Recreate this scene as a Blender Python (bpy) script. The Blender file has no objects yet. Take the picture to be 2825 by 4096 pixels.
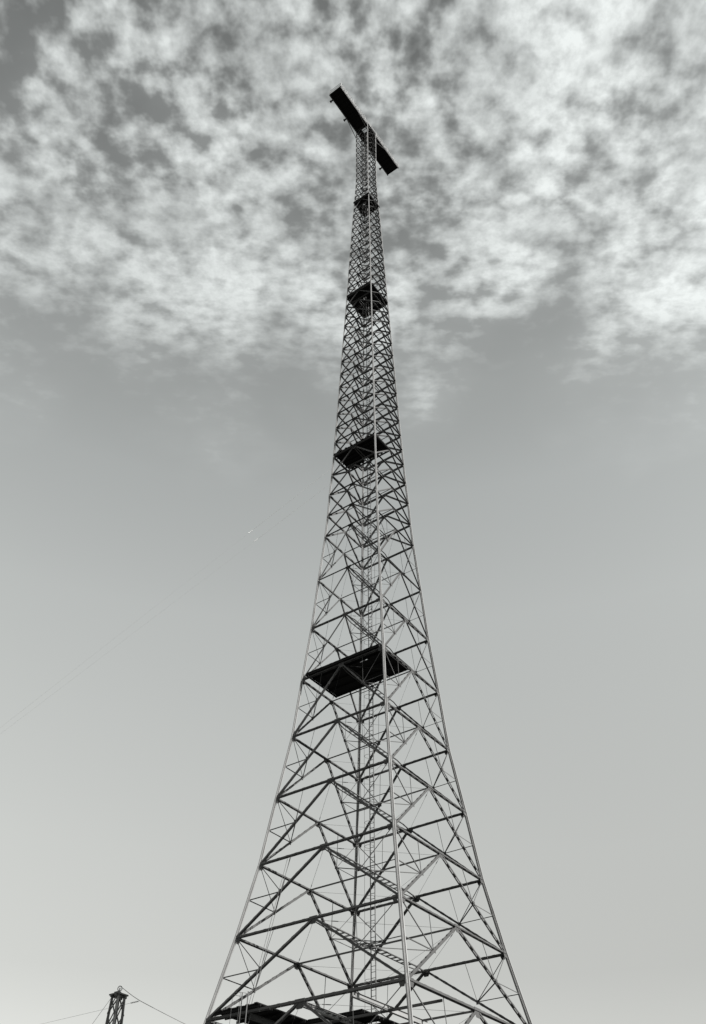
import bpy, bmesh, math, random
from mathutils import Vector, Matrix
random.seed(7)
SC = bpy.context.scene
COL = SC.collection

# ------------------------------------------------------------------ camera
cam_d = bpy.data.cameras.new("camera")
cam = bpy.data.objects.new("camera", cam_d)
COL.objects.link(cam)
R_ = Vector((0.58807, -0.808788, 0.005915)); U_ = Vector((-0.556956, -0.399639, 0.728072)); F_ = Vector((0.586492, 0.431452, 0.685475))
cam.matrix_world = Matrix(((R_.x, U_.x, -F_.x, -41.798), (R_.y, U_.y, -F_.y, -29.165), (R_.z, U_.z, -F_.z, 1.6), (0, 0, 0, 1)))
cam_d.sensor_fit = 'VERTICAL'; cam_d.sensor_height = 24.0
cam_d.lens = 24.0 * 3575.6 / 4096.0
cam_d.clip_start = 0.1; cam_d.clip_end = 20000
SC.camera = cam

# ------------------------------------------------------------------ sun and sky
SUN_DIR = Vector((-0.05, -0.78, 0.62)).normalized()
sun_d = bpy.data.lights.new("sun", 'SUN'); sun_d.energy = 5.0; sun_d.angle = math.radians(0.5); sun_d.color = (1.0, 0.985, 0.955)
sun = bpy.data.objects.new("sun", sun_d); COL.objects.link(sun)
sun.rotation_euler = SUN_DIR.to_track_quat('Z', 'Y').to_euler(); sun.location = (-60, -20, 90)

world = bpy.data.worlds.new("World"); SC.world = world; world.use_nodes = True
NT = world.node_tree; NT.nodes.clear()
def nd(t, **kw):
    n = NT.nodes.new(t)
    for k, v in kw.items(): setattr(n, k, v)
    return n
def lk(a, b): NT.links.new(a, b)
def mth(op, a, b=None, clamp=False):
    n = nd('ShaderNodeMath', operation=op); n.use_clamp = clamp
    for i, v in enumerate((a, b)):
        if v is None: continue
        if isinstance(v, (int, float)): n.inputs[i].default_value = v
        else: lk(v, n.inputs[i])
    return n.outputs[0]
def ramp(src, pts, interp='LINEAR'):
    n = nd('ShaderNodeValToRGB'); cr = n.color_ramp; cr.interpolation = interp
    while len(cr.elements) > 1: cr.elements.remove(cr.elements[-1])
    cr.elements[0].position = pts[0][0]; v = pts[0][1]; cr.elements[0].color = (v, v, v, 1)
    for p, v in pts[1:]:
        e = cr.elements.new(p); e.color = (v, v, v, 1)
    lk(src, n.inputs[0]); return n.outputs[0]
tc = nd('ShaderNodeTexCoord'); DIR = tc.outputs['Generated']
sky = nd('ShaderNodeTexSky'); sky.sky_type = 'NISHITA'; sky.sun_disc = False
sky.sun_elevation = math.asin(SUN_DIR.z)
sky.sun_rotation = math.atan2(SUN_DIR.x, SUN_DIR.y)
sky.altitude = 50
bw = nd('ShaderNodeRGBToBW'); lk(sky.outputs[0], bw.inputs[0])
sep = nd('ShaderNodeSeparateXYZ'); lk(DIR, sep.inputs[0])
zc = mth('MAXIMUM', sep.outputs[2], 0.06)
# cloud sheet: direction projected on a horizontal layer, rotated so +u is the way the camera looks
px = mth('DIVIDE', sep.outputs[0], zc); py = mth('DIVIDE', sep.outputs[1], zc)
comb = nd('ShaderNodeCombineXYZ'); lk(px, comb.inputs[0]); lk(py, comb.inputs[1])
rot = nd('ShaderNodeMapping'); rot.vector_type = 'POINT'
rot.inputs['Rotation'].default_value = (0, 0, -math.atan2(F_.y, F_.x)); lk(comb.outputs[0], rot.inputs[0])
P = rot.outputs[0]            # P.x: forward distance on the layer, P.y: to the left
ps = nd('ShaderNodeSeparateXYZ'); lk(P, ps.inputs[0])
# lumps get shorter along the line of sight towards the edge of the sheet
wx = mth('ADD', mth('MULTIPLY', ps.outputs[0], 0.50), mth('MULTIPLY', mth('MULTIPLY', ps.outputs[0], ps.outputs[0]), 0.75))
wc = nd('ShaderNodeCombineXYZ'); lk(wx, wc.inputs[0]); lk(ps.outputs[1], wc.inputs[1]); PW = wc.outputs[0]
def noise(scale, detail, rough, off=(0, 0, 0), stretch=(1, 1, 1), dist=0.0, vec=None):
    m = nd('ShaderNodeMapping'); m.inputs['Location'].default_value = off; m.inputs['Scale'].default_value = stretch
    lk(vec if vec is not None else P, m.inputs[0])
    n = nd('ShaderNodeTexNoise'); n.inputs['Scale'].default_value = scale; n.inputs['Detail'].default_value = detail
    n.inputs['Roughness'].default_value = rough; n.inputs['Distortion'].default_value = dist
    lk(m.outputs[0], n.inputs['Vector']); return n.outputs['Fac']
SKY = dict(scale=17.0)
fine = noise(29.0, 3.5, 0.5, (3.1, 1.7, 0), (1, 1, 1), 0.0, PW)
mid = noise(12.5, 2.0, 0.5, (7.3, 4.2, 0), (1, 1, 1), 0.0, PW)
big = noise(4.5, 2.0, 0.5, (1.9, 8.8, 0))
dens = mth('ADD', mth('ADD', mth('MULTIPLY', fine, 0.64), mth('MULTIPLY', mid, 0.30)), mth('MULTIPLY', big, 0.40))
# the sheet ends some way short of the horizon
edge = mth('ADD', mth('ADD', ps.outputs[0], 0.035), mth('MULTIPLY', mth('SUBTRACT', big, 0.5), -0.65))
fade0 = ramp(edge, [(0.0, 0.0), (0.40, 0.0), (0.60, 0.03), (0.74, 0.07), (0.95, 0.16)])
# thinner to the left, thicker to the right of the view
side = ramp(mth('ADD', mth('MULTIPLY', ps.outputs[1], 2.4), 0.5), [(0.0, 0.0), (0.35, 0.03), (0.65, 0.05), (1.0, 0.15)])
near = ramp(ps.outputs[0], [(0.30, 1.0), (0.55, 0.0)])
fade = mth('ADD', fade0, mth('MULTIPLY', side, near))
d2 = mth('SUBTRACT', dens, mth('ADD', fade, 0.012))
cov1 = ramp(d2, [(0.43, 0.0), (0.52, 0.24), (0.60, 0.64), (0.71, 0.97)])
wisp = noise(60.0, 3.0, 0.6, (2.2, 6.1, 0), (1, 1, 1), 0.0, PW)
cov2 = mth('MULTIPLY', cov1, ramp(wisp, [(0.3, 0.72), (0.6, 1.0)]))
veil = mth('MULTIPLY', ramp(big, [(0.3, 0.04), (0.65, 0.30)]), ramp(edge, [(0.15, 0.25), (0.45, 0.8), (0.62, 0.85), (1.0, 0.0)]))
thin = ramp(edge, [(0.0, 1.0), (0.56, 1.0), (0.68, 0.74), (0.80, 0.25), (0.95, 0.0)])
cov = mth('MAXIMUM', mth('MULTIPLY', cov2, thin), veil)
tone = mth('ADD', mth('MULTIPLY', noise(9.0, 3.0, 0.5, (5.5, 2.2, 0)), 0.55), mth('MULTIPLY', dens, 0.5))
cl_b = mth('MULTIPLY', ramp(tone, [(0.45, 0.26), (0.58, 0.335), (0.70, 0.425)]), ramp(mth('ADD', mth('MULTIPLY', ps.outputs[1], 1.6), 0.5), [(0.0, 1.0), (0.5, 0.94), (1.0, 0.80)]))
# clear sky brightness, from the physical sky, deepened towards the zenith by a red filter
sk = mth('MULTIPLY', bw.outputs[0], 1.0)
flt = ramp(sep.outputs[2], [(0.0, 0.36), (0.27, 0.45), (0.375, 0.57), (0.49, 0.675), (0.59, 0.755), (0.70, 0.745), (0.785, 0.62), (0.89, 0.36), (0.96, 0.20)])
SKY_GAIN = nd('ShaderNodeValue'); SKY_GAIN.outputs[0].default_value = 2.0
clear = mth('MULTIPLY', mth('MULTIPLY', sk, flt), SKY_GAIN.outputs[0])
mix = nd('ShaderNodeMix'); mix.data_type = 'FLOAT'
lk(cov, mix.inputs['Factor']); lk(clear, mix.inputs['A']); CL = mth('MULTIPLY', cl_b, 10.0); lk(CL, mix.inputs['B'])
tint = nd('ShaderNodeMix'); tint.data_type = 'RGBA'; tint.blend_type = 'MULTIPLY'; tint.inputs['Factor'].default_value = 1.0
lk(mix.outputs['Result'], tint.inputs['A']); tm = nd('ShaderNodeMix'); tm.data_type = 'RGBA'; lk(ramp(sep.outputs[2], [(0.22, 0.0), (0.7, 1.0)]), tm.inputs['Factor'])
tm.inputs['A'].default_value = (0.985, 1.0, 0.958, 1); tm.inputs['B'].default_value = (0.955, 1.0, 0.985, 1); lk(tm.outputs['Result'], tint.inputs['B'])
bg = nd('ShaderNodeBackground'); bg.inputs['Strength'].default_value = 0.085; lk(tint.outputs['Result'], bg.inputs['Color'])
wo = nd('ShaderNodeOutputWorld'); lk(bg.outputs[0], wo.inputs[0])
SC.view_settings.view_transform = 'Standard'; SC.view_settings.look = 'None'
SC.view_settings.exposure = 1.40; SC.view_settings.gamma = 1.0

# ------------------------------------------------------------------ materials
def mat(name, lo, hi, scale=3.0, rough=0.6, metal=0.0, detail=6, bump=0.0, tintc=(1.0, 1.0, 0.99), stretch=(1, 1, 1)):
    m = bpy.data.materials.new(name); m.use_nodes = True; t = m.node_tree
    b = t.nodes['Principled BSDF']; b.inputs['Roughness'].default_value = rough; b.inputs['Metallic'].default_value = metal
    c = t.nodes.new('ShaderNodeTexCoord'); mp = t.nodes.new('ShaderNodeMapping'); mp.inputs['Scale'].default_value = stretch
    n = t.nodes.new('ShaderNodeTexNoise'); n.inputs['Scale'].default_value = scale; n.inputs['Detail'].default_value = detail; n.inputs['Roughness'].default_value = 0.62
    r = t.nodes.new('ShaderNodeValToRGB'); r.color_ramp.elements[0].position = 0.32; r.color_ramp.elements[1].position = 0.68
    r.color_ramp.elements[0].color = tuple(lo * k for k in tintc) + (1,); r.color_ramp.elements[1].color = tuple(hi * k for k in tintc) + (1,)
    t.links.new(c.outputs['Object'], mp.inputs[0]); t.links.new(mp.outputs[0], n.inputs['Vector']); t.links.new(n.outputs['Fac'], r.inputs[0]); t.links.new(r.outputs[0], b.inputs['Base Color'])
    if bump:
        bp = t.nodes.new('ShaderNodeBump'); bp.inputs['Strength'].default_value = bump; t.links.new(n.outputs['Fac'], bp.inputs['Height']); t.links.new(bp.outputs[0], b.inputs['Normal'])
    return m
M_LEG = mat('galvanised_steel', 0.125, 0.185, 0.5, 0.55)
M_BRACE = mat('weathered_steel', 0.034, 0.052, 0.8, 0.7)
M_BRACE.node_tree.nodes['Principled BSDF'].inputs['Specular IOR Level'].default_value = 0.25
M_THIN = mat('dull_steel', 0.035, 0.055, 3.0, 0.7)
M_THIN.node_tree.nodes['Principled BSDF'].inputs['Specular IOR Level'].default_value = 0.25
M_LADDER = mat('ladder_steel', 0.035, 0.06, 4.0, 0.6)
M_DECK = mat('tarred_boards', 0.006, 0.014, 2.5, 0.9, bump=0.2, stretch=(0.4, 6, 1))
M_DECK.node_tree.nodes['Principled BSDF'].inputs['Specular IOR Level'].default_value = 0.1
M_RAIL = mat('railing_steel', 0.13, 0.19, 4.0, 0.6)
M_TIMBER = mat('creosoted_timber', 0.04, 0.10, 5.0, 0.85, bump=0.2, stretch=(6, 6, 0.6))
M_TIMBER_LIT = mat('sunlit_timber', 0.12, 0.2, 5.0, 0.8, bump=0.2, stretch=(6, 6, 0.6))  # paler copy of the mast timber, sunlight put into its colour
M_CABLE = mat('stranded_cable', 0.05, 0.10, 8.0, 0.6)
M_PORC = mat('porcelain', 0.35, 0.45, 6.0, 0.25)
M_CONC = mat('concrete', 0.2, 0.3, 3.0, 0.9, bump=0.2)
M_GRASS = mat('grass_field', 0.020, 0.045, 0.35, 1.0, bump=0.3, tintc=(1.0, 1.02, 0.95))

# ------------------------------------------------------------------ mesh helpers
class MB:
    def __init__(self): self.v = []; self.f = []
    def box8(self, c):
        b = len(self.v); self.v += [tuple(p) for p in c]
        for q in ((0, 3, 2, 1), (4, 5, 6, 7), (0, 1, 5, 4), (1, 2, 6, 5), (2, 3, 7, 6), (3, 0, 4, 7)):
            self.f.append(tuple(b + i for i in q))
    def bar(self, p, q, n, wa, wn, oa=0.0, on=0.0):
        """bar from p to q; n: rough normal; wa: width across n and axis; wn: depth along n; oa, on: offsets"""
        p = Vector(p); q = Vector(q); d = (q - p).normalized(); n = Vector(n); n = (n - d * n.dot(d)).normalized(); a = d.cross(n)
        o = a * oa + n * on
        def ring(c): return [c + o + a * (sa * wa / 2) + n * (sn * wn / 2) for sa, sn in ((-1, -1), (1, -1), (1, 1), (-1, 1))]
        self.box8(ring(p) + ring(q))
    def box(self, c, sx, sy, sz):
        x, y, z = c; hx, hy, hz = sx / 2, sy / 2, sz / 2
        self.box8([(x - hx, y - hy, z - hz), (x + hx, y - hy, z - hz), (x + hx, y + hy, z - hz), (x - hx, y + hy, z - hz),
                   (x - hx, y - hy, z + hz), (x + hx, y - hy, z + hz), (x + hx, y + hy, z + hz), (x - hx, y + hy, z + hz)])
    def angle(self, p, q, n, w, t, side=1):
        """L-section: a web in the face plane, a flange standing off one edge of it"""
        self.bar(p, q, n, w, t, 0, 0)
        self.bar(p, q, n, t, w - t, side * (w - t) / 2, -(w - t) / 2 - t / 2 + 0.0006)
    def tube(self, pts, r, n=6, close=True):
        pts = [Vector(p) for p in pts]; b0 = len(self.v); m = len(pts)
        for i, p in enumerate(pts):
            d = (pts[min(i + 1, m - 1)] - pts[max(i - 1, 0)]).normalized()
            a = d.cross(Vector((0.13, 0.21, 1))) if abs(d.z) < 0.95 else d.cross(Vector((1, 0, 0)))
            a.normalize(); c = d.cross(a)
            for k in range(n):
                t = 2 * math.pi * k / n; self.v.append(tuple(p + a * (r * math.cos(t)) + c * (r * math.sin(t))))
        for i in range(m - 1):
            for k in range(n):
                self.f.append((b0 + i * n + k, b0 + i * n + (k + 1) % n, b0 + (i + 1) * n + (k + 1) % n, b0 + (i + 1) * n + k))
        if close:
            self.f.append(tuple(b0 + k for k in range(n))[::-1]); self.f.append(tuple(b0 + (m - 1) * n + k for k in range(n)))
    def lathe(self, p, q, prof, n=12):
        """prof: (t along p-q, radius)"""
        p = Vector(p); q = Vector(q); d = (q - p).normalized(); a = d.orthogonal().normalized(); c = d.cross(a); b0 = len(self.v)
        for t, r in prof:
            o = p.lerp(q, t)
            for k in range(n):
                w = 2 * math.pi * k / n; self.v.append(tuple(o + a * (r * math.cos(w)) + c * (r * math.sin(w))))
        for i in range(len(prof) - 1):
            for k in range(n):
                self.f.append((b0 + i * n + k, b0 + i * n + (k + 1) % n, b0 + (i + 1) * n + (k + 1) % n, b0 + (i + 1) * n + k))
    def build(self, name, m, parent=None, **props):
        me = bpy.data.meshes.new(name); me.from_pydata(self.v, [], self.f); me.validate()
        bm = bmesh.new(); bm.from_mesh(me); bmesh.ops.recalc_face_normals(bm, faces=bm.faces); bm.to_mesh(me); bm.free()
        me.materials.append(m)
        o = bpy.data.objects.new(name, me); COL.objects.link(o)
        if parent is not None: o.parent = parent
        for k, v in props.items(): o[k] = v
        return o
def empty(name, loc, **props):
    o = bpy.data.objects.new(name, None); o.location = loc; COL.objects.link(o)
    for k, v in props.items(): o[k] = v
    return o
V = Vector

# ------------------------------------------------------------------ ground
g = MB()
NG = 48; ext = 3000.0
def gz(x, y):
    r = math.hypot(x, y)
    return 0.0 if r < 70 else min(1.0, (r - 70) / 200) * (1.6 * math.sin(x * 0.011 + 1) * math.cos(y * 0.009) - 1.0)
cs = [math.copysign(abs(t) ** 2.2, t) * ext for t in [(-1 + 2 * i / NG) for i in range(NG + 1)]]
for y in cs:
    for x in cs: g.v.append((x, y, gz(x, y)))
for j in range(NG):
    for i in range(NG):
        a = j * (NG + 1) + i; g.f.append((a, a + 1, a + NG + 2, a + NG + 1))
g.build('ground', M_GRASS, None, kind='structure')

# ------------------------------------------------------------------ tower
Z = [0.0, 4.6, 9.15, 13.6, 17.554, 21.483, 25.478, 29.565, 33.748, 37.925, 42.229, 46.515, 48.693, 50.937, 53.186, 55.393, 57.146, 58.951, 60.818, 62.686, 64.518, 66.344, 68.223, 70.108, 72.024, 73.914, 75.562, 77.223, 78.85, 80.421, 82.08, 83.748, 85.411, 87.142, 88.794, 90.47, 92.198, 93.909, 95.347, 96.779, 98.268, 99.635, 101.061, 102.501, 103.968, 105.35, 106.643, 107.971, 109.331, 110.688, 112.018, 113.405, 114.78, 116.1, 117.426]
W = [8.4, 7.6, 6.78, 5.97, 5.199, 4.531, 4.053, 3.531, 3.231, 2.899, 2.657, 2.391, 2.294, 2.235, 2.136, 2.066, 2.018, 1.968, 1.916, 1.872, 1.83, 1.785, 1.737, 1.692, 1.642, 1.594, 1.552, 1.507, 1.465, 1.425, 1.388, 1.356, 1.322, 1.284, 1.24, 1.2, 1.16, 1.122, 1.081, 1.04, 1.0, 0.967, 0.925, 0.889, 0.866, 0.862, 0.863, 0.864, 0.868, 0.875, 0.882, 0.888, 0.893, 0.898, 0.903]
NL_ = len(Z)
I_C, I_X, I_U, I_Q, I_P0, I_P1 = 3, 8, 11, 15, 28, 40
def interp(z, tab):
    if z <= tab[0][0]: return tab[0][1]
    for (a, va), (b, vb) in zip(tab, tab[1:]):
        if z <= b: return va + (vb - va) * (z - a) / (b - a)
    return tab[-1][1]
def leg_w(z): return interp(z, [(0, .19), (14, .175), (33, .155), (55, .130), (68, .108), (98, .084), (118, .078)])
def mem_w(z): return interp(z, [(0, .14), (14, .13), (33, .108), (45, .112), (52, .132), (58, .136), (70, .130), (84, .114), (98, .094), (118, .070)])
CORN = {'L': (-1, 1), 'N': (-1, -1), 'R': (1, -1), 'F': (1, 1)}
def node(k, i): return V((CORN[k][0] * W[i], CORN[k][1] * W[i], Z[i]))
FACES = [('L', 'N', V((-1, 0, 0))), ('N', 'R', V((0, -1, 0))), ('F', 'R', V((1, 0, 0))), ('L', 'F', V((0, 1, 0)))]

tower = empty('lattice_tower', (0, 0, 0), label='tall tapering steel lattice tower with square platforms and a long platform across its top', category='tower')

# legs: I-shaped built-up columns, one mesh each from footing to top
for k, (sx, sy) in CORN.items():
    m = MB()
    for i in range(NL_ - 1):
        a, b = node(k, i), node(k, i + 1)
        w = leg_w((Z[i] + Z[i + 1]) / 2); t = w * 0.16
        d = (b - a).normalized(); nx = V((1, 0, 0))
        ov = d * 0.004
        m.bar(a, b + ov, nx, w, t, 0, 0)                                            # arm across y
        for s in (-1, 1):
            m.bar(a, b + ov, nx, t, (w - t) / 2 - 0.0005, 0, s * (w + t) / 4)       # arms across x
            m.bar(a, b + ov, nx, t * 2.2, t * 0.8, 0, s * (w / 2 + t * 0.2))        # toes
            m.bar(a, b + ov, nx, t * 0.8, t * 2.2, s * (w / 2 + t * 0.2), 0)
        m.bar(a, b + ov, nx, w * 0.56, w * 0.56 * 0.98, 0, 0)
        # splice plates over every joint of the lower tower
        if 0 < i <= 24:
            L = 0.46 if i < 12 else 0.28
            for s in (-1, 1):
                m.bar(a - d * L / 2, a + d * L / 2, nx, 0.012, w * 0.34, s * (t / 2 + 0.007), -w * 0.28)
                m.bar(a - d * L / 2, a + d * L / 2, nx, w * 0.34, 0.012, s * w * 0.28, -(t / 2 + 0.007))
    o = m.build('leg', M_LEG, tower)
    f = MB(); f.box((sx * W[0], sy * W[0], 0.25), 1.6, 1.6, 0.5); f.box((sx * W[0], sy * W[0], 0.62), 0.9, 0.9, 0.24); f.build('footing', M_CONC, o)

def laced(m, p, q, n, w, gap, fl, pitch=0.62, plate=0.22, trim=0.0):
    """two channels spread along n, toes outwards along the lower edge, joined by batten plates"""
    p = V(p); q = V(q); d = (q - p).normalized(); Ln = (q - p).length
    p2 = p + d * trim; q2 = q - d * trim; t = max(0.009, w * 0.1)
    n = V(n); n = (n - d * n.dot(d)).normalized(); a = d.cross(n)
    lo = -1 if a.z > 0 else 1
    for s in (-1, 1):
        m.bar(p2, q2, n, w, t, 0, s * (gap + t) / 2)
        m.bar(p2, q2, n, t, fl, lo * (w - t) / 2, s * (gap / 2 + t + fl / 2 - 0.0005))
    L = Ln - 2 * trim; k = max(2, int(L / pitch))
    for i in range(1, k):
        c = p2 + d * (L * i / k)
        for e in (-1, 1):
            m.bar(c - d * plate / 2, c + d * plate / 2, n, 0.010, gap + 2 * t, e * (w / 2 + 0.0052), 0)
def single(m, p, q, n, w, t, off=0.0):
    """one angle: web in the face plane, leg standing out along the lower edge"""
    d = (V(q) - V(p)).normalized(); n = V(n); n = (n - d * n.dot(d)).normalized(); a = d.cross(n); lo = -1 if a.z > 0 else 1
    m.bar(p, q, n, w, t, 0, off); m.bar(p, q, n, t, w * 0.85, lo * (w - t) / 2, off + w * 0.425 + t / 2 - 0.0005)

def gusset(m, c, n, hw, hh, off, t=0.012):
    """a six-sided plate in the face plane, hanging under c"""
    n = V(n); u = V((0, 0, 1)) - n * n.z; u.normalize(); s = n.cross(u)
    prof = [(-hw, 0.08), (hw, 0.08), (hw, -0.25 * hh), (hw * 0.55, -hh), (-hw * 0.55, -hh), (-hw, -0.25 * hh)]
    b = len(m.v)
    for o in (off - t / 2, off + t / 2):
        for x, y in prof: m.v.append(tuple(V(c) + s * x + u * y + n * o))
    k = len(prof)
    m.f.append(tuple(b + i for i in range(k))); m.f.append(tuple(b + k + i for i in range(k))[::-1])
    for i in range(k): m.f.append((b + i, b + (i + 1) % k, b + k + (i + 1) % k, b + k + i))

def emit(name, items, cap=100, material=M_BRACE):
    """items: list of (importance, MB); the largest as parts, the rest as one part"""
    items.sort(key=lambda t: t[0])
    for _, m in items[:cap]: m.build(name, material, tower)
    if len(items) > cap:
        r = MB()
        for _, m in items[cap:]:
            b = len(r.v); r.v += m.v; r.f += [tuple(b + i for i in f) for f in m.f]
        r.build(name, material, tower, kind='stuff')

beams = []; diags = []; corner = []; hangers = []; rods = []
for i in range(1, NL_):
    big_panel = i <= I_U
    heavy = i <= I_C
    for fi, (ka, kb, n) in enumerate(FACES):
        A, B = node(ka, i), node(kb, i); M = (A + B) / 2; w = mem_w(Z[i]) * (1.15 if i == I_C else 1.0)
        m = MB(); d = (B - A).normalized(); tr = leg_w(Z[i]) / 2 + 0.01
        if i <= I_X + 1:
            laced(m, A, B, n, w * 0.86, w * 0.62, w * 0.36, 0.62, 0.19, tr)
            gusset(m, M, n, w * 2.0, w * 2.4, w * 0.42 + 0.010 + 0.002 * fi)
            for P_ in (A + d * 0.22, B - d * 0.22): gusset(m, P_, n, w * 1.3, w * 2.0, w * 0.42 + 0.014)
        else:
            single(m, A + d * tr, B - d * tr, n, w, w * 0.13)
            gusset(m, M, n, w * (2.2 if i < I_P0 else 1.5), w * (2.2 if i < I_P0 else 1.5), w * 0.1 + 0.005)
        beams.append((i, m))
        # inverted V down to the level below
        for q, kk in enumerate((ka, kb)):
            Q = node(kk, i - 1); m = MB(); w2 = mem_w((Z[i] + Z[i - 1]) / 2)
            dd = (Q - M).normalized()
            if i <= I_X:
                laced(m, M, Q, n, w2 * 0.84, w2 * 0.72, w2 * 0.20, 0.62, 0.20, 0.13 + q * 0.03)
            else:
                p1, q1 = M + dd * 0.06, Q - dd * 0.05
                off = 0.004 * q
                single(m, p1, q1, n, w2 * 0.92, w2 * 0.13, -w2 * 0.15 - off)
            diags.append((i, m))
    # secondary bracing inside the tall panels
    if big_panel:
        t = 0.044 if i < I_X else 0.034
        DM = {}
        for ka, kb, n in FACES:
            M = (node(ka, i) + node(kb, i)) / 2
            for kk in (ka, kb):
                D = (M + node(kk, i - 1)) / 2; DM.setdefault(kk, []).append((D, n))
                Hq = (M + node(kk, i)) / 2
                m = MB(); m.angle(Hq, D, n, t * 0.62, 0.008); hangers.append((i, m))
        for kk, lst in DM.items():
            LM = (node(kk, i) + node(kk, i - 1)) / 2; top = node(kk, i)
            m = MB()
            for j, (D, n) in enumerate(lst):
                m.angle(LM, D, n, t, 0.009)
                m.angle(top + (D - top).normalized() * 0.15, D, n, t * (1.0 if j == (0 if kk in 'LF' else 1) else 0.6) if kk != 'N' else t, 0.009)
                m.bar(D - V((0, 0, 0.11)), D + V((0, 0, 0.11)), n, 0.2, 0.012, 0, 0.05)
            m.angle(lst[0][0], lst[1][0], V((0, 0, 1)), t, 0.009)
            corner.append((i, m))
        mids = [(node(a, i) + node(b, i)) / 2 for a, b, n in FACES]
        for j in range(4):
            m = MB(); a, b = mids[j], mids[(j + 1) % 4]; dn = V((0, 0, 0.10))
            m.tube([a - dn, b - dn], 0.008 if i < 8 else 0.006, 5); c = a.lerp(b, 0.12) - dn; e = a.lerp(b, 0.17) - dn
            m.tube([c, e], 0.02, 6); rods.append((i, m))
        # sag rods from the beam middles to the foot of the next panel's middle
        for j in (1, 2):
            a = mids[j] - V((0, 0, .1)); n = FACES[j][2]
            b = DM[FACES[j][0]][0][0] if j == 1 else DM[FACES[j][1]][0][0]
            m = MB(); m.tube([a, mids[(j + 2) % 4].lerp(a, 0.5) - V((0, 0, (Z[i] - Z[i - 1]) * 0.5))], 0.006, 5); rods.append((i, m))
emit('horizontal_beam', beams); emit('diagonal_brace', diags)
emit('corner_bracing', corner, material=M_BRACE); emit('hanger', hangers, material=M_THIN); emit('tie_rod', rods, material=M_THIN)

# cross beams through the middle of each level
cross = []
for i in range(2, NL_ - 1):
    nl, nr, fr, fl = [(node(a, i) + node(b, i)) / 2 for a, b, n in FACES]
    w = mem_w(Z[i])
    m = MB(); m.angle(fl, nr, V((0, 0, 1)), w * (0.8 if i <= I_U else 0.5), w * 0.10)
    cross.append((i, m))
    if i <= I_U + 1 or i % 3 == 0:
        m = MB(); big_ = i <= I_U
        g2 = 0.20 if big_ else 0.10; cw = w * 0.48; dz = V((0, 0, -w * 0.9))
        for s in (-1, 1):
            pts = [nl + dz + V((0, s * 0.05, 0)), nl.lerp(fr, 0.13) + dz + V((0, s * g2, 0)), nl.lerp(fr, 0.87) + dz + V((0, s * g2, 0)), fr + dz + V((0, s * 0.05, 0))]
            for a, b in zip(pts, pts[1:]): m.bar(a, b, V((0, 0, 1)), cw * 1.25, cw * 0.5); m.bar(a, b, V((0, 0, 1)), 0.008, cw * 0.5, -s * cw * 0.3, cw * 0.5)
        L = (fr - nl).length; k = max(3, int(L / 0.62))
        for j in range(1, k):
            c = nl.lerp(fr, 0.13 + 0.74 * j / k) + dz + V((0, 0, -cw * 0.3))
            for e in (-0.055, 0.055): m.bar(c + V((e, -g2, 0)), c + V((e, g2, 0)), V((0, 0, 1)), 0.022, 0.03)
        cross.append((i, m))
emit('cross_beam', cross, material=M_THIN)

# ------------------------------------------------------------------ ladder and its cage
ZL0, ZL1 = 0.4, Z[-1] - 0.2
lad = MB()
for s, mm in ((-1, 0), (1, 0)):
    lad.bar((0, s * 0.15, ZL0), (0, s * 0.15, ZL1), V((1, 0, 0)), 0.022, 0.07)
nr_ = int((ZL1 - ZL0) / 0.29)
for j in range(nr_):
    z = ZL0 + 0.2 + j * 0.29; lad.tube([(0, -0.15, z), (0, 0.15, z)], 0.016, 5)
ladder = lad.build('ladder', M_LADDER, tower)
hoop = MB(); 
pts = []
for j in range(13):
    a = math.radians(-35 + 250 * j / 12) ; pts.append(V((-0.30 - 0.30 * math.sin(math.radians(-90 + 360 * 0) + 0) * 0, 0, 0)))
arc = [V((-0.02, -0.15, 0))] + [V((-0.30 - 0.26 * math.cos(t), -0.27 * math.sin(t), 0)) for t in [math.radians(100 - 200 * j / 10) for j in range(11)]] + [V((-0.02, 0.15, 0))]
hoop.tube(arc, 0.011, 5)
first = None
zs = [ZL0 + 2.6 + j * 1.42 for j in range(int((ZL1 - ZL0 - 3) / 1.42))]
for j, z in enumerate(zs):
    if first is None: first = hoop.build('ladder_hoop', M_LADDER, ladder); o = first
    else: o = first.copy(); COL.objects.link(o); o.parent = ladder
    o.location = (0, 0, z)
st = MB()
for y in (-0.2, 0.2): st.bar((-0.50, y, ZL0 + 2.6), (-0.50, y, ZL1 - 1), V((1, 0, 0)), 0.018, 0.006)
st.build('cage_strap', M_LADDER, ladder)

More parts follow.
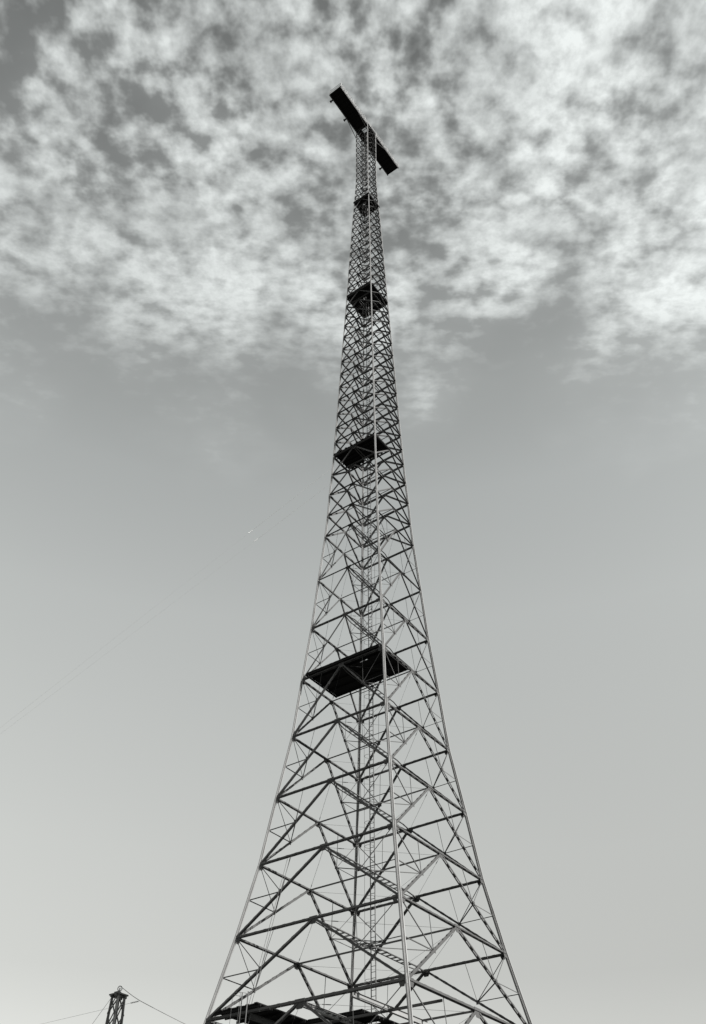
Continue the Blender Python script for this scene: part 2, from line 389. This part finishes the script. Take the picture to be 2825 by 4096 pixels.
# ------------------------------------------------------------------ platforms
def railing(m, x0, x1, y0, y1, z, h=1.05, pitch=1.3, mesh=False):
    cs_ = [(x0, y0), (x1, y0), (x1, y1), (x0, y1)]
    for a, b in zip(cs_, cs_[1:] + cs_[:1]):
        A = V((a[0], a[1], z)); B = V((b[0], b[1], z)); L = (B - A).length; d = (B - A).normalized(); n = V((-d.y, d.x, 0))
        for hh in (h, h * 0.52, 0.10): m.bar(A + V((0, 0, hh)), B + V((0, 0, hh)), n, 0.045 if hh > 0.2 else 0.12, 0.025)
        k = max(1, round(L / pitch))
        for i in range(k): c = A.lerp(B, i / k); m.bar(c, c + V((0, 0, h + .02)), n, 0.05, 0.05)
        if mesh:
            k = int(L / 0.13)
            for i in range(k): c = A.lerp(B, (i + .5) / k); m.bar(c, c + V((0, 0, h)), n, 0.018, 0.008)
def platform(label, x0, x1, y0, y1, z, hole, boards_x=True, rail=True, jp=0.55, jover=0.10, jw=0.06, jh=0.12, mesh=False, tooth=0.0):
    """deck of boards with a hatch, joists beneath, railing above; z is the underside of the joists"""
    hx0, hx1, hy0, hy1 = hole; zt = z + jh + 0.002; th = 0.05
    dk = MB(); random.seed(int(z * 10))
    # boards run along x, butted edge to edge, with the hatch left out
    bw_ = 0.19; k = max(1, round((y1 - y0) / bw_)); bw_ = (y1 - y0) / k
    for j in range(k):
        ya = y0 + j * bw_ + 0.001; yb = ya + bw_ - 0.002; e0 = x0 + random.uniform(-.012, .012) - tooth * (j % 3 == 0); e1 = x1 + random.uniform(-.012, .012) + tooth * (j % 2 == 0); zz = zt + random.uniform(0, 0.006)
        if yb > hy0 and ya < hy1 and hx0 < x1 and hx1 > x0:
            segs = [(e0, hx0), (hx1, e1)]
        else: segs = [(e0, e1)]
        for a, b in segs:
            if b - a > 0.05: dk.box(((a + b) / 2, (ya + yb) / 2, zz + th / 2), b - a, yb - ya, th)
    root = dk.build('platform', M_DECK, tower, label=label)
    k = max(2, round((x1 - x0) / jp)); 
    proto = None
    for j in range(k + 1):
        x = x0 + 0.06 + (x1 - x0 - 0.12) * j / k
        if hx0 - .05 < x < hx1 + .05: x = hx0 - 0.05 if x < (hx0 + hx1) / 2 else hx1 + 0.05
        ov = jover
        m = MB(); m.box((0, 0, 0), jw, (y1 - y0) + 2 * ov, jh)
        if proto is None: proto = m.build('joist', M_DECK, root)
        else:
            c = proto.copy(); COL.objects.link(c); c.parent = root; 
            if j % 3 == 0: pass
            proto2 = c
        (proto if j == 0 else proto2).location = (x, (y0 + y1) / 2, z + jh / 2)
    if tooth == 0.0 and jover < 0.04:
        for yy in (y0 - 0.012, y1 + 0.012):
            m = MB(); m.box(((x0 + x1) / 2, yy, z + jh / 2 - 0.01), x1 - x0, 0.022, jh + 0.03); m.build('edge_board', M_DECK, root)
    if rail:
        m = MB(); railing(m, x0 + .03, x1 - .03, y0 + .03, y1 - .03, zt + th + .006, mesh=mesh); m.build('railing', M_RAIL, root)
    return root
zC = Z[I_C] + 0.10
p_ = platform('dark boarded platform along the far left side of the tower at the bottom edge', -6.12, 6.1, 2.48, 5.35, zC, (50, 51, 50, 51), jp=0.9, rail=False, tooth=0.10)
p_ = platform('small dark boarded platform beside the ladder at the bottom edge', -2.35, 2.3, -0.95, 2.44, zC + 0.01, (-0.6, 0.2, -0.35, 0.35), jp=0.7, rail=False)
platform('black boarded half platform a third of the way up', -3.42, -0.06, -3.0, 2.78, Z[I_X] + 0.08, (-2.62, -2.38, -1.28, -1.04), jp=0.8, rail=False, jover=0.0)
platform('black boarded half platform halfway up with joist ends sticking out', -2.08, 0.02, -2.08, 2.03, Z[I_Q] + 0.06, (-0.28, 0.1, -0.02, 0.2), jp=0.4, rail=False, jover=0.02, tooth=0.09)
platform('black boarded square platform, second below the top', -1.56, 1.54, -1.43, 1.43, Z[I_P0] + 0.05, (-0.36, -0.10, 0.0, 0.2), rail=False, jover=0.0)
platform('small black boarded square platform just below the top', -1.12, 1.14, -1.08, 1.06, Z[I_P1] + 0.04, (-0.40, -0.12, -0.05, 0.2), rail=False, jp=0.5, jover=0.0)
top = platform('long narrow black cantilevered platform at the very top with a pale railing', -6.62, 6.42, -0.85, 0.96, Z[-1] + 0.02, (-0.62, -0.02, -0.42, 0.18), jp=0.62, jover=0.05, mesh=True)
# bearers of the top platform: two long girders and outriggers
for y in (-0.80, 0.90):
    m = MB(); m.box((-0.1, y, Z[-1] - 0.09), 13.0, 0.09, 0.2); m.build('girder', M_THIN, top)
for x in (-5.85, -2.95, 5.1):
    m = MB(); m.box((x, 0.35, Z[-1] + 0.09), 0.16, 1.95, 0.14); m.box((x, 1.33, Z[-1] + 0.07), 0.24, 0.12, 0.26); m.build('outrigger', M_DECK, top)
for sx in (-1, 1):
    for sy in (-1, 1):
        m = MB(); m.angle((sx * 0.90, sy * 0.90, Z[-1] - 2.2), (sx * 3.1, sy * (0.80 if sy < 0 else 0.90), Z[-1] - 0.2), V((0, 1, 0)), 0.08, 0.012)
        m.build('bracket_strut', M_BRACE, tower)

# girders that carry the lowest platforms
for y, x0, x1 in ((-2.86, -5.86, 0.5), (0.0, -5.86, 5.8), (3.4, -5.7, 5.7)):
    m = MB(); m.box(((x0 + x1) / 2, y, Z[I_C] - 0.10), x1 - x0, 0.07, 0.22); m.box(((x0 + x1) / 2, y, Z[I_C] - 0.215), x1 - x0, 0.17, 0.012); m.box(((x0 + x1) / 2, y, Z[I_C] + 0.015), x1 - x0, 0.17, 0.012)
    m.build('platform_girder', M_BRACE if y > 2 else M_LEG, tower)
for x in (-2.94, 2.94):
    m = MB(); m.box((x, 0, Z[I_C] - 0.20), 0.09, 2 * W[I_C] - 0.2, 0.11); m.build('platform_girder', M_BRACE, tower)

# caged access ladder rising past the edge of the lowest platform
def T3(a): return V(a)
m = MB()
base = V((-7.2, 2.86, 0.3)); tp = V((-6.72, 2.84, 14.25))
for s in (-1, 1):
    off = V((0, s * 0.19, 0))
    m.bar(base + off, tp + off, V((1, 0, 0)), 0.02, 0.06)
k = int((tp - base).length / 0.29)
for j in range(1, k - 3):
    c = base.lerp(tp, j / k); m.tube([c + V((0, -.19, 0)), c + V((0, .19, 0))], 0.012, 5)
acc = m.build('access_ladder', M_LADDER, tower, label='caged access ladder rising past the edge of the lowest platform')
for j in range(9):
    c = base.lerp(tp, 0.2 + 0.0985 * j); m = MB()
    m.tube([c + V((-0.02, -0.19, 0))] + [c + V((-0.33 - 0.30 * math.cos(t), -0.32 * math.sin(t), 0)) for t in [math.radians(105 - 210 * q / 10) for q in range(11)]] + [c + V((-0.02, 0.19, 0))], 0.012, 5)
    m.build('ladder_hoop', M_LADDER, acc)
m = MB()
for y in (-0.24, 0.24): m.bar(base.lerp(tp, .2) + V((-.6, y, 0)), base.lerp(tp, .985) + V((-.6, y, 0)), V((1, 0, 0)), .018, .008)
m.build('cage_strap', M_LADDER, acc)

# ------------------------------------------------------------------ cables hanging on the left-hand face
for dx, lab in ((0.0, 'left of the pair of thin cables running down the left face to the lowest platform'), (0.17, 'right of the pair of thin cables running down the left face to the lowest platform')):
    m = MB(); a = V((-4.56, 2.50 - dx, 21.34)); b = V((-6.32, 2.92 - dx, 13.80)); pts = [a.lerp(b, j / 8) for j in range(9)]
    m.tube(pts, 0.012, 6); m.build('feeder_cable', M_THIN, None, label=lab, category='cable', group='feeder cables on the left face')

# aerial wires running away to the left
def wire(name, pts, r, m_, **kw):
    m = MB(); m.tube(pts, r, 6); return m.build(name, m_, None, **kw)
for a, b, ti, lab in ((V((-2.16, 2.113, 54.06)), V((-12.906, 12.073, 34.229)), 0.40, 'upper of the two faint thin wires sloping down left from the tower'),
                      (V((-2.22, 2.342, 52.19)), V((-12.636, 12.238, 33.777)), 0.36, 'lower of the two faint thin wires sloping down left from the tower')):
    d = b - a; e = a + d * (a.z / (a.z - b.z)); e.z = 0.1
    m = MB(); ci = a + d * ti; m.tube([a.lerp(ci, j / 6) for j in range(7)], 0.009, 6); m.tube([ci.lerp(e, j / 14) for j in range(15)], 0.003, 6)
    o = m.build('aerial_wire', M_CABLE, None, label=lab, category='wire', group='aerial wires sloping away from the tower')
    c = a + d * ti; u = d.normalized(); m = MB()
    for q in range(3):
        s = c + u * (q * 0.14); m.lathe(s, s + u * 0.13, [(0, 0.01), (0.1, 0.026), (0.3, 0.016), (0.5, 0.026), (0.7, 0.016), (0.9, 0.026), (1, 0.01)], 10)
    m.build('insulator', M_PORC, o)

# ------------------------------------------------------------------ timber mast, bottom left
MX, MY, MT = -0.22, 19.55, 18.02
mast = empty('timber_mast', (MX, MY, 0), label='dark timber braced mast with a square cap at the bottom left', category='mast')
def mw(z): return 0.265 + (MT - z) * 0.034
def mnode(sx, sy, z): return V((sx * mw(z), sy * mw(z), z))
for k, (sx, sy) in CORN.items():
    m = MB(); m.bar(mnode(sx, sy, -0.2), mnode(sx, sy, MT), V((1, 0, 0)), 0.115, 0.115); m.build('leg', M_TIMBER_LIT if k == 'N' else M_TIMBER, mast)  # near leg takes the timber copy with sunlight painted in
zz = MT - 0.05; lv = [zz]
while lv[-1] > 1: lv.append(lv[-1] - (1.0 + (MT - lv[-1]) * 0.10))
for a, b, n in FACES:
    for i in range(len(lv) - 1):
        for q, (p1, p2) in enumerate((((a, i), (b, i + 1)), ((b, i), (a, i + 1)))):
            A = mnode(*CORN[p1[0]], lv[p1[1]]); B = mnode(*CORN[p2[0]], lv[p2[1]])
            m = MB(); m.bar(A, B, n, 0.07, 0.032, 0, 0.082 if q == 0 else 0.116)
            m.build('brace', M_TIMBER, mast)
m = MB(); m.box((0, 0, MT + 0.04), 0.86, 0.86, 0.08)
for y in (-0.2, 0.2): m.box((0, y, MT - 0.06), 0.94, 0.12, 0.11)
m.build('cap', M_TIMBER, mast)
m = MB(); m.box((-0.08, 0.05, MT + 0.15), 0.30, 0.34, 0.14); m.build('bearing_block', M_TIMBER, mast)
m = MB(); cz = MT + 0.42
ring = [V((0.0 + 0.13 * math.cos(t) * 0.7, -0.0 - 0.13 * math.cos(t) * 0.7, cz + 0.15 * math.sin(t))) for t in [2 * math.pi * j / 18 for j in range(19)]]
m.tube(ring, 0.026, 6, False)
for s in (-1, 1): m.bar((s * 0.05, s * 0.05, MT + 0.1), (s * 0.03, s * 0.03, cz + 0.04), V((1, 1, 0)), 0.06, 0.02)
m.build('pulley_wheel', M_LADDER, mast)

# stays and aerial of the mast
top_m = V((MX, MY, MT + 0.40))
J1 = V((0.35, 18.86, 17.86)); 
def sag(a, b, s, n=14): return [a.lerp(b, t / n) - V((0, 0, s * 4 * (t / n) * (1 - t / n))) for t in range(n + 1)]
far_ = V((3.297, 16.592, 16.721))
J2 = V((0.60, 18.40, 17.74))
endr = J2 + (far_ - J2) * 2.6
c1 = wire('halyard_cable', sag(top_m + V((0.1, -0.1, 0.08)), J2, 0.03, 6) + sag(J2, endr, 0.10)[1:], 0.016, M_CABLE, label='dark cable sloping down right from the top of the timber mast', category='cable')
back = V((-3.4, 24.0, 16.2))
a_ = J2; d_ = (back - a_).normalized()
c2 = wire('aerial_wire', [a_, a_ + d_ * 2, back, back + (back - a_) * 1.2], 0.006, M_CABLE, label='thin wire with a white insulator passing behind the timber mast', category='wire')
m = MB(); s = a_ + d_ * 0.10
for q in range(3): m.lathe(s + d_ * q * 0.17, s + d_ * (q * 0.17 + 0.16), [(0, 0.012), (0.12, 0.045), (0.5, 0.028), (0.88, 0.045), (1, 0.012)], 10)
m.build('insulator', M_PORC, c2)
g0 = V((MX - 0.25, MY + 0.15, MT + 0.1)); g1 = V((-1.043, 20.591, 16.41)); gg = g0 + (g1 - g0) * (g0.z / (g0.z - g1.z))
wire('stay_cable', [g0, g0.lerp(gg, .5), gg], 0.011, M_CABLE, label='thin stay running down left from the timber mast cap', category='cable')
